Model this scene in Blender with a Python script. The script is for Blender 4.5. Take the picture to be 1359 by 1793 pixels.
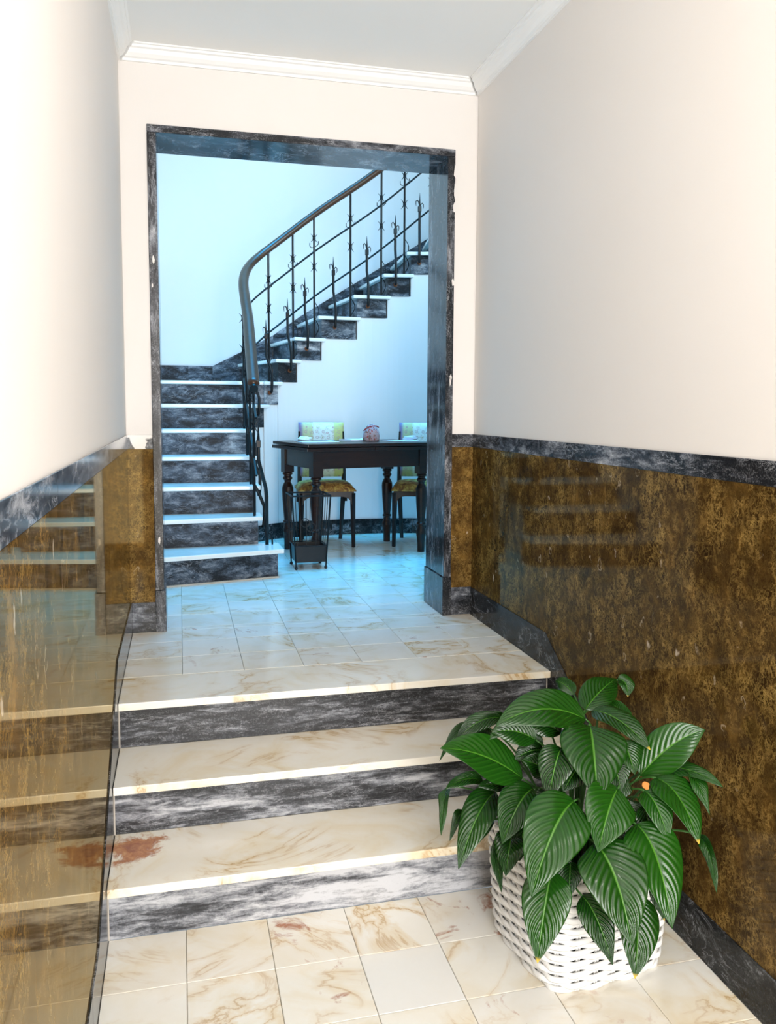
import bpy, bmesh, math, random
from mathutils import Vector, Matrix
random.seed(7)
PI = math.pi
for o in list(bpy.data.objects):
    bpy.data.objects.remove(o)
scene = bpy.context.scene
COL = scene.collection

# ---------------------------------------------------------------- camera
CAM = Vector((0.2226, -3.8746, 1.0156))
YAW, PITCH, ROLL = 0.24407, -0.08878, 0.00508
FPX, U0, V0 = 1463.16, 679.5, 846.14
FWD = Vector((math.sin(YAW)*math.cos(PITCH), math.cos(YAW)*math.cos(PITCH), math.sin(PITCH)))
_r = Vector((math.cos(YAW), -math.sin(YAW), 0)); _u = _r.cross(FWD)
RGT = _r*math.cos(ROLL) + _u*math.sin(ROLL)
UPV = -_r*math.sin(ROLL) + _u*math.cos(ROLL)
cd = bpy.data.cameras.new('camera'); cam = bpy.data.objects.new('camera', cd); COL.objects.link(cam)
cd.sensor_fit = 'VERTICAL'; cd.sensor_height = 36.0; cd.sensor_width = 36.0*1359/1793
cd.lens = FPX*36.0/1793; cd.shift_y = -(896.5-V0)/1793; cd.clip_start = 0.05
cam.matrix_world = Matrix(((RGT.x, UPV.x, -FWD.x, CAM.x), (RGT.y, UPV.y, -FWD.y, CAM.y), (RGT.z, UPV.z, -FWD.z, CAM.z), (0, 0, 0, 1)))
scene.camera = cam

# ---------------------------------------------------------------- world, lights, exposure
wd = bpy.data.worlds.new('world'); scene.world = wd; wd.use_nodes = True
wd.node_tree.nodes['Background'].inputs[0].default_value = (0.80, 0.90, 1.0, 1)
wd.node_tree.nodes['Background'].inputs[1].default_value = 0.3
vs = scene.view_settings
vs.view_transform = 'Standard'; vs.look = 'None'; vs.gamma = 1.0; vs.use_curve_mapping = False
vs.exposure = 0.08

def area(name, loc, direction, sx, sy, power, color, spread=PI):
    l = bpy.data.lights.new(name, 'AREA'); l.shape = 'RECTANGLE'; l.size = sx; l.size_y = sy
    l.energy = power; l.color = color; l.spread = spread
    o = bpy.data.objects.new(name, l); COL.objects.link(o); o.location = loc
    o.rotation_euler = Vector(direction).to_track_quat('-Z', 'Y').to_euler()
    return o
area('entrance_daylight', (0.80, -5.52, 0.85), (0, 1, 0), 1.25, 2.6, 165, (1.0, 0.985, 0.97))
area('skylight_daylight', (1.25, 1.9, 4.55), (0, 0, -1), 2.2, 2.2, 60, (0.02, 0.47, 1.0), 1.1)
area('far_wall_fill', (2.94, 1.15, 3.25), (-1, 0.72, -0.10), 1.3, 1.7, 40, (0.66, 0.90, 1.0), 2.1)  # added fill in an unseen window opening, aimed to brighten the far wall

# ---------------------------------------------------------------- node material helpers
class NT:
    def __init__(s, name):
        s.m = bpy.data.materials.new(name); s.m.use_nodes = True
        s.t = s.m.node_tree; s.b = s.t.nodes['Principled BSDF']; s.out = s.t.nodes['Material Output']
    def n(s, typ, **kw):
        x = s.t.nodes.new(typ)
        for k, v in kw.items(): setattr(x, k, v)
        return x
    def l(s, a, b): s.t.links.new(a, b)
    def put(s, sock, v):
        if hasattr(v, 'is_output') or isinstance(v, bpy.types.NodeSocket): s.l(v, sock)
        else: sock.default_value = v
    def math(s, op, a, b=0.0, clamp=False):
        x = s.n('ShaderNodeMath', operation=op, use_clamp=clamp); s.put(x.inputs[0], a); s.put(x.inputs[1], b); return x.outputs[0]
    def vmath(s, op, a, b):
        x = s.n('ShaderNodeVectorMath', operation=op); s.put(x.inputs[0], a); s.put(x.inputs[1], b); return x.outputs[0]
    def noise(s, vec, scale, detail=4, rough=0.55, dist=0.0):
        x = s.n('ShaderNodeTexNoise'); s.put(x.inputs['Vector'], vec); x.inputs['Scale'].default_value = scale
        x.inputs['Detail'].default_value = detail; x.inputs['Roughness'].default_value = rough; x.inputs['Distortion'].default_value = dist
        return x.outputs
    def voro(s, vec, scale, feature='F1', rand=1.0):
        x = s.n('ShaderNodeTexVoronoi', feature=feature); s.put(x.inputs['Vector'], vec); x.inputs['Scale'].default_value = scale
        x.inputs['Randomness'].default_value = rand
        return x.outputs
    def ramp(s, fac, stops):
        x = s.n('ShaderNodeValToRGB'); s.put(x.inputs[0], fac); e = x.color_ramp.elements
        while len(e) < len(stops): e.new(0.5)
        for i, (p, c) in enumerate(stops):
            e[i].position = p; e[i].color = (c[0], c[1], c[2], 1) if not isinstance(c, (int, float)) else (c, c, c, 1)
        return x.outputs[0]
    def rng(s, v, a, b, c=0.0, d=1.0):
        x = s.n('ShaderNodeMapRange'); x.clamp = True; s.put(x.inputs[0], v)
        for i, q in enumerate((a, b, c, d)): x.inputs[i+1].default_value = q
        return x.outputs[0]
    def mix(s, f, a, b, mode='MIX'):
        x = s.n('ShaderNodeMix', data_type='RGBA', blend_type=mode); s.put(x.inputs[0], f)
        for i, q in ((6, a), (7, b)):
            if isinstance(q, tuple) and len(q) == 3: q = (*q, 1)
            s.put(x.inputs[i], q)
        return x.outputs[2]
    def coord(s, scale=(1, 1, 1), seed=True, kind='Object'):
        tc = s.n('ShaderNodeTexCoord'); v = tc.outputs[kind]
        if scale != (1, 1, 1): v = s.vmath('MULTIPLY', v, scale)
        oi = s.n('ShaderNodeObjectInfo')
        sep = s.n('ShaderNodeSeparateColor'); s.l(oi.outputs['Color'], sep.inputs[0]); s.sep = sep.outputs
        if seed:
            c = s.n('ShaderNodeCombineXYZ')
            for i, k in enumerate((37.0, 71.0, 13.0)): s.l(s.math('MULTIPLY', sep.outputs[1], k), c.inputs[i])
            v = s.vmath('ADD', v, c.outputs[0])
        return v
    def bsdf(s, color=None, rough=0.5, spec=None, coat=0.0, metal=0.0, coat_rough=0.03, bump=None, bump_s=0.2, bump_d=0.01, ior=None):
        b = s.b
        if color is not None: s.put(b.inputs['Base Color'], (*color, 1) if isinstance(color, tuple) and len(color) == 3 else color)
        s.put(b.inputs['Roughness'], rough); b.inputs['Metallic'].default_value = metal
        if spec is not None: b.inputs['Specular IOR Level'].default_value = spec
        if ior: b.inputs['IOR'].default_value = ior
        b.inputs['Coat Weight'].default_value = coat; b.inputs['Coat Roughness'].default_value = coat_rough
        if bump is not None:
            x = s.n('ShaderNodeBump'); x.inputs['Strength'].default_value = bump_s; x.inputs['Distance'].default_value = bump_d
            s.l(bump, x.inputs['Height']); s.l(x.outputs[0], b.inputs['Normal'])
        return s.m

def plain(name, color, rough=0.5, **kw):
    return NT(name).bsdf(color, rough, **kw)

def cream_marble(name, k=1.0, patch=None):
    t = NT(name); v = t.coord()
    # object colour: r = whiteness, g = seed, b = rust
    base = t.noise(v, 3.0*k, 7, 0.55, 1.5)[0]
    c = t.ramp(base, [(0.32, (0.90, 0.88, 0.82)), (0.52, (0.88, 0.84, 0.74)), (0.66, (0.83, 0.74, 0.56)), (0.80, (0.70, 0.51, 0.25))])
    c = t.mix(t.math('MULTIPLY', t.sep[0], 0.9), c, (0.84, 0.83, 0.80))
    vn = t.noise(v, 2.2*k, 6, 0.55, 2.0)[0]
    dv_ = t.math('ABSOLUTE', t.math('SUBTRACT', vn, 0.5))
    msk = t.rng(t.noise(v, 3.2*k, 3, 0.5, 0.4)[0], 0.44, 0.64)
    keep = t.math('SUBTRACT', 0.95, t.sep[0])
    soft_ = t.math('MULTIPLY', t.math('MULTIPLY', t.rng(dv_, 0.0, 0.075, 0.75, 0.0), msk), keep, True)
    c = t.mix(soft_, c, (0.70, 0.50, 0.21))
    f = t.math('MULTIPLY', t.math('MULTIPLY', t.rng(dv_, 0.0, 0.016, 0.7, 0.0), msk), keep, True)
    c = t.mix(f, c, (0.45, 0.24, 0.07))
    if patch:
        d_ = t.vmath('SUBTRACT', t.n('ShaderNodeTexCoord').outputs['Object'], (patch[0], patch[1], patch[2]))
        d_ = t.vmath('MULTIPLY', d_, (1.0, 1.15, 1.0))
        ln_ = t.n('ShaderNodeVectorMath', operation='LENGTH'); t.l(d_, ln_.inputs[0])
        q_ = t.math('ADD', ln_.outputs[1], t.math('MULTIPLY', t.noise(v, 14, 8, 0.7, 0.6)[0], 0.30))
        rc = t.ramp(t.noise(v, 26, 6, 0.7, 1.0)[0], [(0.35, (0.30, 0.075, 0.02)), (0.55, (0.50, 0.19, 0.06)), (0.70, (0.68, 0.40, 0.16))])
        c = t.mix(t.rng(q_, 0.215, 0.25, 0.92, 0.0), c, rc)
    rn = t.noise(t.vmath('ADD', v, (5.3, 1.1, 2.2)), 5.5*k, 8, 0.65, 1.6)[0]
    rf = t.math('MULTIPLY', t.rng(rn, 0.60, 0.68), t.sep[2], True)
    c = t.mix(rf, c, (0.40, 0.13, 0.045))
    fine = t.noise(v, 60, 3)[0]
    c = t.mix(0.06, c, fine, 'OVERLAY')
    return t.bsdf(c, t.rng(t.noise(v, 7, 3)[0], 0.3, 0.7, 0.16, 0.27), coat=0.25, coat_rough=0.08)

def dark_marble(name, stretch=(2.0, 2.0, 9.0), white=0.5, k=1.0, blotch=0.0, dark=(0.012, 0.013, 0.016), mid=(0.05, 0.053, 0.062), grain=0.5, coat=0.0, rough=0.13, spec=0.4):
    t = NT(name); v = t.coord(stretch); vi = t.coord()
    big = t.noise(v, 1.0*k, 4, 0.5, 0.5)[0]
    med = t.noise(v, 3.2*k, 8, 0.72, 0.5)[0]
    fin = t.noise(vi, 95, 6, 0.75)[0]
    x = t.math('ADD', t.math('ADD', t.math('MULTIPLY', big, 0.42), t.math('MULTIPLY', med, 0.48)), t.math('MULTIPLY', fin, 0.10))
    a = 0.62 - 0.16*white
    c = t.ramp(x, [(max(a-0.075, 0.0), dark), (a-0.015, mid), (a+0.035, (0.21, 0.22, 0.245)), (min(a+0.11, 1.0), (0.56, 0.57, 0.60))])
    vn = t.noise(v, 1.7*k, 10, 0.68, 0.9)[0]
    line = t.rng(t.math('ABSOLUTE', t.math('SUBTRACT', vn, 0.5)), 0.0, 0.012, 1.0, 0.0)
    msk = t.rng(t.noise(v, 1.3*k, 4)[0], 0.46, 0.60)
    c = t.mix(t.math('MULTIPLY', t.math('MULTIPLY', line, msk), 0.6), c, (0.55, 0.56, 0.60))
    sp = t.noise(vi, 180, 4, 0.8)[0]
    c = t.mix(t.math('MULTIPLY', t.rng(sp, 0.50, 0.66, 0.0, 1.0), t.rng(med, 0.42, 0.62, 0.03, grain)), c, (0.50, 0.51, 0.54))
    if blotch > 0:
        bn = t.noise(t.coord((1, 1, 1)), 9.0, 3, 0.5, 0.6)[0]
        c = t.mix(t.rng(bn, 0.70-blotch, 0.73-blotch), c, (0.80, 0.76, 0.72))
    return t.bsdf(c, rough, coat=coat, coat_rough=0.05, spec=spec)

def fossil_marble(name, seed, gain=1.0, rough=0.05, tint=(0.85, 0.76, 0.56, 1), ior=1.22):
    t = NT(name)
    v0 = t.vmath('ADD', t.coord(seed=False), (seed, seed*1.7, seed*0.6))
    v = t.vmath('MULTIPLY', v0, (1.0, 1.0, 0.80))
    w = t.vmath('ADD', v, t.vmath('MULTIPLY', t.noise(v, 14, 5, 0.65)[1], (0.07, 0.07, 0.07)))
    base = t.noise(w, 10.0, 8, 0.72)[0]
    c = t.ramp(base, [(0.34, (0.018*gain, 0.009*gain, 0.003*gain)), (0.46, (0.042*gain, 0.022*gain, 0.006*gain)), (0.58, (0.085*gain, 0.045*gain, 0.011*gain)), (0.72, (0.20*gain, 0.11*gain, 0.026*gain))])
    pb = t.voro(w, 24); ps = t.n('ShaderNodeSeparateColor'); t.l(pb[1], ps.inputs[0])
    c = t.mix(t.rng(ps.outputs[0], 0.0, 1.0, 0.0, 0.55), c, (0.030*gain, 0.016*gain, 0.006*gain))
    gm = t.rng(t.noise(t.vmath('ADD', w, (2, 8, 1)), 10.0, 7, 0.74)[0], 0.43, 0.66)
    # crumbled golden calcite: broken thin lines of fine noise
    acc = None
    for sc_, wd_, am in ((15.0, 0.022, 1.0), (34.0, 0.035, 0.8), (70.0, 0.05, 0.6)):
        n_ = t.noise(t.vmath('ADD', v, (sc_, sc_*2, 1)), sc_, 5, 0.62, 0.35)[0]
        ln = t.math('MULTIPLY', t.rng(t.math('ABSOLUTE', t.math('SUBTRACT', n_, 0.5)), 0.0, wd_, 1.0, 0.0), am)
        acc = ln if acc is None else t.math('MAXIMUM', acc, ln)
    c = t.mix(t.math('MULTIPLY', acc, t.math('ADD', t.math('MULTIPLY', gm, 0.85), 0.08), True), c, (0.46, 0.295, 0.085))
    # pale shell fragments: thin broken rings and small chips
    vs_ = t.vmath('ADD', t.vmath('MULTIPLY', v0, (1.0, 1.0, 0.6)), t.vmath('MULTIPLY', t.noise(v0, 16, 3)[1], (0.06, 0.06, 0.06)))
    broken = t.rng(t.noise(v0, 34, 3)[0], 0.44, 0.54)
    for off_, scl, thr in (((0, 0, 0), 11, 0.74), ((5, 3, 8), 17, 0.80)):
        vr = t.voro(t.vmath('ADD', vs_, off_), scl)
        ring = t.rng(t.math('ABSOLUTE', t.math('SUBTRACT', vr[0], 0.20)), 0.0, 0.04, 1.0, 0.0)
        sel = t.n('ShaderNodeSeparateColor'); t.l(vr[1], sel.inputs[0])
        pick = t.rng(sel.outputs[0], thr, thr+0.02)
        c = t.mix(t.math('MULTIPLY', t.math('MULTIPLY', ring, pick), t.math('MULTIPLY', broken, 0.8)), c, (0.42, 0.33, 0.21))
    v2 = t.voro(t.vmath('ADD', vs_, (7, 2, 9)), 19)
    s2 = t.n('ShaderNodeSeparateColor'); t.l(v2[1], s2.inputs[0])
    chip = t.math('MULTIPLY', t.rng(v2[0], 0.14, 0.22, 1.0, 0.0), t.rng(s2.outputs[1], 0.955, 0.965))
    c = t.mix(t.math('MULTIPLY', chip, 0.8), c, (0.58, 0.48, 0.36))
    # honed stone: diffuse body under a tinted polish whose sheen follows Fresnel
    df = t.n('ShaderNodeBsdfDiffuse'); t.l(c, df.inputs['Color'])
    gl = t.n('ShaderNodeBsdfGlossy'); gl.inputs['Color'].default_value = tint; gl.inputs['Roughness'].default_value = rough
    fr = t.n('ShaderNodeFresnel'); fr.inputs['IOR'].default_value = ior
    mx = t.n('ShaderNodeMixShader'); t.l(fr.outputs[0], mx.inputs[0]); t.l(df.outputs[0], mx.inputs[1]); t.l(gl.outputs[0], mx.inputs[2])
    t.l(mx.outputs[0], t.out.inputs['Surface'])
    return t.m

def paint(name, color, rough=0.75):
    t = NT(name); v = t.coord(seed=False)
    n = t.noise(v, 1.3, 3)[0]
    c = t.mix(t.rng(n, 0.35, 0.65, 0.0, 0.35), (*color, 1), (color[0]*0.97, color[1]*0.955, color[2]*0.93, 1))
    return t.bsdf(c, rough, bump=t.noise(v, 160, 3)[0], bump_s=0.05, bump_d=0.002)

def wood(name, a, b, rough=0.3, axis=0):
    t = NT(name); sc = [14, 14, 14]; sc[axis] = 1.6
    v = t.coord(tuple(sc))
    n = t.noise(v, 2.0, 6, 0.6, 0.8)[0]
    return t.bsdf(t.ramp(n, [(0.3, a), (0.7, b)]), rough, spec=0.35)

M = {}
M['paint_wall'] = paint('cream_wall_paint', (0.815, 0.778, 0.745))
M['paint_ceiling'] = paint('ceiling_paint', (0.87, 0.87, 0.855))
M['paint_cornice'] = plain('white_cornice_paint', (0.88, 0.88, 0.87), 0.5)
M['paint_hall'] = paint('hall_wall_paint', (0.80, 0.80, 0.80))
M['grout'] = plain('grey_grout', (0.42, 0.38, 0.31), 0.9)
M['cream'] = cream_marble('cream_tile_marble')
M['cream_slab'] = cream_marble('cream_step_marble', 1.0)
M['cream_rust'] = cream_marble('cream_step_marble_rust_patch', 1.0, (0.055, -1.295, -0.34))
M['riser_a'] = dark_marble('dark_riser_marble', (2.6, 2.6, 14.0), 0.42, 1.3, rough=0.3)
M['riser_b'] = dark_marble('streaked_riser_marble', (2.6, 2.6, 14.0), 0.72, 1.0, rough=0.3)
M['riser_c'] = dark_marble('pale_riser_marble', (2.6, 2.6, 14.0), 1.10, 0.9, rough=0.3)
M['trim'] = dark_marble('dark_trim_marble', (2.0, 2.0, 6.0), 0.42, 1.3, mid=(0.065, 0.07, 0.085))
M['cap'] = dark_marble('dark_cap_marble', (2.0, 2.0, 6.0), 0.42, 1.3, mid=(0.05, 0.055, 0.068), spec=0.14)
M['trim_v'] = dark_marble('dark_jamb_marble', (8.0, 8.0, 2.0), 0.34, 1.3, mid=(0.055, 0.058, 0.068))
M['trim_pale'] = dark_marble('mottled_cap_marble', (2.0, 2.0, 2.0), 0.6, 2.0, blotch=0.20)
M['skirt'] = dark_marble('black_skirting_marble', (2.6, 2.6, 5.0), 0.30, 1.2, dark=(0.012, 0.013, 0.014), mid=(0.04, 0.042, 0.042), grain=0.2, spec=0.16)
M['hall_riser'] = dark_marble('blue_grey_riser_marble', (2.0, 2.0, 5.0), 0.50, 1.3, mid=(0.058, 0.074, 0.098), rough=0.45, spec=0.2, grain=0.25)
M['fossil_r'] = fossil_marble('brown_fossil_marble_a', 3.1)
M['fossil_l'] = fossil_marble('brown_fossil_marble_b', 9.4, 1.9, 0.035, (0.76, 0.67, 0.47, 1), 1.3)
M['mortar'] = plain('pale_mortar', (0.55, 0.50, 0.43), 0.9)
M['plaster'] = plain('chipped_plaster', (0.80, 0.762, 0.73), 0.85)
M['iron'] = plain('black_iron', (0.006, 0.006, 0.007), 0.38, spec=0.3)
M['rust'] = plain('rusty_iron', (0.16, 0.05, 0.015), 0.8)
M['handrail'] = wood('handrail_wood', (0.045, 0.018, 0.008), (0.085, 0.036, 0.016), 0.3, 1)
M['table_wood'] = wood('table_wood', (0.012, 0.004, 0.0025), (0.034, 0.011, 0.005), 0.3, 0)
M['chair_wood'] = wood('chair_wood', (0.010, 0.005, 0.003), (0.028, 0.012, 0.007), 0.35, 2)
M['paper'] = plain('white_paper', (0.86, 0.87, 0.88), 0.6)
M['wicker'] = plain('white_painted_wicker', (0.86, 0.86, 0.84), 0.42)
M['pot'] = plain('dark_plastic_pot', (0.012, 0.011, 0.010), 0.6)
M['stem'] = plain('green_stem', (0.035, 0.13, 0.018), 0.45)
M['wilt'] = plain('orange_wilted_leaf', (0.46, 0.17, 0.02), 0.6)
M['white_cloth'] = plain('white_cloth', (0.80, 0.78, 0.78), 0.85)
M['soil'] = plain('dark_soil', (0.02, 0.013, 0.008), 0.95)

# ---------------------------------------------------------------- object helpers
def tag(o, label=None, cat=None, group=None, kind=None):
    if label: o['label'] = label
    if cat: o['category'] = cat
    if group: o['group'] = group
    if kind: o['kind'] = kind
    return o
def link(name, mesh, mat=None, parent=None, smooth=False):
    if mat is not None and len(mesh.materials) == 0: mesh.materials.append(mat)
    if smooth: mesh.polygons.foreach_set('use_smooth', [True]*len(mesh.polygons))
    o = bpy.data.objects.new(name, mesh); COL.objects.link(o)
    if parent is not None: o.parent = parent
    return o
def empty(name, loc=(0, 0, 0), rz=0.0):
    o = bpy.data.objects.new(name, None); COL.objects.link(o); o.location = loc; o.rotation_euler = (0, 0, rz)
    o.empty_display_size = 0.1
    return o
def seed(o, r=0.0, g=None, b=0.0):
    o.color = (r, random.random() if g is None else g, b, 1); return o

class MB:
    """collects simple solids into one mesh"""
    def __init__(s): s.v = []; s.f = []
    def add(s, vs, fs):
        k = len(s.v); s.v += [tuple(p) for p in vs]; s.f += [tuple(i+k for i in f) for f in fs]; return s
    def box(s, a, b):
        (x0, y0, z0), (x1, y1, z1) = a, b
        return s.add([(x0, y0, z0), (x1, y0, z0), (x1, y1, z0), (x0, y1, z0), (x0, y0, z1), (x1, y0, z1), (x1, y1, z1), (x0, y1, z1)],
                     [(3, 2, 1, 0), (4, 5, 6, 7), (0, 1, 5, 4), (1, 2, 6, 5), (2, 3, 7, 6), (3, 0, 4, 7)])
    def prism(s, poly, z0, z1):
        n = len(poly)
        ar = sum(poly[i][0]*poly[(i+1) % n][1]-poly[(i+1) % n][0]*poly[i][1] for i in range(n))
        if ar < 0: poly = poly[::-1]
        vs = [(p[0], p[1], z0) for p in poly] + [(p[0], p[1], z1) for p in poly]
        return s.add(vs, [tuple(range(n-1, -1, -1)), tuple(range(n, 2*n))] + [(i, (i+1) % n, n+(i+1) % n, n+i) for i in range(n)])
    def extr(s, poly3, d):
        """polygon of 3d points swept by vector d"""
        n = len(poly3); d = Vector(d); P = [Vector(p) for p in poly3]
        nrm = Vector((0, 0, 0))
        for i in range(n): nrm += P[i].cross(P[(i+1) % n])
        if nrm.dot(d) < 0: P = P[::-1]
        return s.add(P + [p+d for p in P], [tuple(range(n-1, -1, -1)), tuple(range(n, 2*n))] + [(i, (i+1) % n, n+(i+1) % n, n+i) for i in range(n)])
    def tube(s, pts, rad, n=8, caps=True, flat=1.0, up=None):
        pts = [Vector(p) for p in pts]; m = len(pts)
        rs = rad if isinstance(rad, (list, tuple)) else [rad]*m
        tn = [(pts[min(i+1, m-1)]-pts[max(i-1, 0)]).normalized() for i in range(m)]
        a = Vector(up) if up else (Vector((0, 0, 1)) if abs(tn[0].z) < 0.9 else Vector((1, 0, 0)))
        a = (a - tn[0]*a.dot(tn[0])).normalized()
        k = len(s.v); vs = []
        for i in range(m):
            if up: a = Vector(up)
            a = a - tn[i]*a.dot(tn[i])
            a.normalize(); b = tn[i].cross(a)
            for j in range(n):
                th = 2*PI*j/n
                vs.append(pts[i] + (a*math.sin(th)*flat + b*math.cos(th))*rs[i])
        fs = [(i*n+j, i*n+(j+1) % n, (i+1)*n+(j+1) % n, (i+1)*n+j) for i in range(m-1) for j in range(n)]
        if caps: fs += [tuple(range(n-1, -1, -1)), tuple(range((m-1)*n, m*n))]
        return s.add(vs, fs)
    def lathe(s, prof, c=(0, 0), n=16):
        """prof: list of (r, z)"""
        vs = [(c[0]+r*math.cos(2*PI*j/n), c[1]+r*math.sin(2*PI*j/n), z) for r, z in prof for j in range(n)]
        m = len(prof)
        fs = [(i*n+j, i*n+(j+1) % n, (i+1)*n+(j+1) % n, (i+1)*n+j) for i in range(m-1) for j in range(n)]
        fs += [tuple(range(n-1, -1, -1)), tuple(range((m-1)*n, m*n))]
        return s.add(vs, fs)
    def mesh(s, name, bevel=0.0, seg=1):
        me = bpy.data.meshes.new(name); me.from_pydata(s.v, [], s.f)
        if bevel > 0:
            bm = bmesh.new(); bm.from_mesh(me)
            ed = [e for e in bm.edges if len(e.link_faces) == 2 and e.calc_face_angle(0) > 0.35]
            bmesh.ops.bevel(bm, geom=ed, offset=bevel, segments=seg, affect='EDGES', profile=0.6)
            bm.to_mesh(me); bm.free()
        me.update(); return me
    def build(s, name, mat, parent=None, bevel=0.0, seg=1, smooth=False):
        return link(name, s.mesh(name, bevel, seg), mat, parent, smooth)

# ---------------------------------------------------------------- measured dimensions (metres)
W = 1.6118; HC = 2.491; DC = 0.8947; DB = 0.8311; SK = 0.137
LY = -0.9424; NOSE = 0.035; GO = 0.2838; RS = 0.17; TT = 0.0266; ZF = -0.51
FX0, FX1, FT = 0.104, 1.5076, 2.236
FI0, FI1, FTI, DEP = 0.1425, 1.4709, 2.2026, 0.304
TS, TX0, TY0 = 0.23478, 0.21658, -1.7101
YE = -5.6                       # entrance end of the corridor
HX0, HX1, HY1, HZ = -0.02, 3.0, 3.62, 4.6
RH, Y1, GH, TH = 0.174, 0.94, 0.27, 0.027      # hall stair: rise, first nosing, going, tread thickness

# ---------------------------------------------------------------- structure: floors
floor = empty('floor'); tag(floor, 'cream marble tiled floor of corridor and stair hall', 'floor', kind='structure')
MB().box((0, YE, ZF-0.12), (W, LY-2*GO+NOSE, ZF-0.006)).build('floor_base', M['grout'], floor)
MB().box((0, LY+NOSE+0.02, -0.16), (W, 0.0, -0.006)).box((FI0, 0, -0.16), (FI1, DEP, -0.006)).box((HX0, DEP, -0.16), (HX1, HY1, -0.006)).build('floor_base', M['grout'], floor)
tile_cache = {}
def tile(x0, x1, y0, y1, z, white=None, rust=None):
    g = 0.0008; key = (round(x1-x0, 3), round(y1-y0, 3))
    if key not in tile_cache:
        a, b = (x1-x0)/2-g, (y1-y0)/2-g; c = 0.0012
        q = lambda s, h: [(-a+s, -b+s, h), (a-s, -b+s, h), (a-s, b-s, h), (-a+s, b-s, h)]
        vs_ = q(0, -0.012)+q(0, -c)+q(c, 0)
        fs = [(8, 9, 10, 11)] + [(i+k, (i+1) % 4+k, (i+1) % 4+k+4, i+k+4) for k in (0, 4) for i in range(4)] + [(3, 2, 1, 0)]
        me = bpy.data.meshes.new('floor_tile'); me.from_pydata(vs_, [], fs); me.materials.append(M['cream']); tile_cache[key] = me
    o = bpy.data.objects.new('floor_tile', tile_cache[key]); COL.objects.link(o); o.parent = floor
    o.location = ((x0+x1)/2, (y0+y1)/2, z)
    seed(o, random.choice((0.1, 0.2, 0.3, 0.45)) if white is None else white, None, (random.choice((0, 0, 0.3, 0.8))) if rust is None else rust)
    return o
def xs_from(lo, hi):
    e = [lo]; i = -10
    while TX0+i*TS < hi-0.02:
        if TX0+i*TS > lo+0.02: e.append(TX0+i*TS)
        i += 1
    return e+[hi]
ex = xs_from(0, W)
for j in range(12):
    y1 = TY0 + (1-j)*TS; y0 = y1-TS
    for i in range(len(ex)-1):
        wh = 0.95 if (j == 1 and i == 3) else (0.75 if (j == 2 and i == 4) else None)
        tile(ex[i], ex[i+1], y0, y1, ZF, wh, 0.9 if (j in (0, 1) and i == 2) else None)
ys = -0.655
for j in range(15):
    y0 = ys+j*TS; y1 = y0+TS
    if y1 < 0.02 or y0 < 0.0 <= y1:
        y1c = min(y1, 0.0)
        for i in range(len(ex)-1): tile(ex[i], ex[i+1], y0, y1c, 0.0)
        if y1 > 0.02:
            for i in range(len(ex)-1): tile(max(ex[i], FI0), min(ex[i+1], FI1), 0.0, y1, 0.0)
    elif y0 < DEP:
        for i in range(len(ex)-1): tile(max(ex[i], FI0), min(ex[i+1], FI1), y0, min(y1, DEP), 0.0)
        if y1 > DEP+0.02:
            eh = xs_from(HX0, HX1)
            for i in range(len(eh)-1): tile(eh[i], eh[i+1], DEP, y1, 0.0)
    else:
        eh = xs_from(HX0, HX1)
        for i in range(len(eh)-1):
            if eh[i+1] < 0.75 and y0 > 1.2: continue
            tile(eh[i], eh[i+1], y0, y1, 0.0)

# ---------------------------------------------------------------- structure: entrance steps
steps = empty('entrance_steps', (0, 0, 0)); tag(steps, 'three cream marble entrance steps with dark streaked risers', 'steps', kind='structure')
for k, (mt, ru) in enumerate((('riser_a', 0.0), ('riser_b', 0.0), ('riser_c', 0.0))):
    yf = LY-k*GO; z = -k*RS
    yb = -0.655 if k == 0 else yf+GO+NOSE+0.002
    tr = MB().box((0.001, yf, z-TT), (W-0.001, yb, z)).build('tread', M['cream_rust' if k == 2 else 'cream_slab'], steps, 0.003, 2)
    seed(tr, 0.05, (0.31, 0.62, 0.17)[k], ru)
    rs_ = MB().box((0.003, yf+NOSE, z-RS+0.001), (W-0.003, yf+NOSE+0.02, z-TT)).build('riser', M[mt], steps)
    seed(rs_, 0, (0.2, 0.55, 0.8)[k])
MB().box((0, LY+NOSE+0.02, -RS-TT), (W, LY+0.29, -TT)).box((0, LY-GO+NOSE+0.02, -2*RS-TT), (W, LY+0.29, -RS-TT)).box((0, LY-2*GO+NOSE+0.02, ZF), (W, LY+0.29, -2*RS-TT)).build('step_core', M['mortar'], steps)

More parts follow.
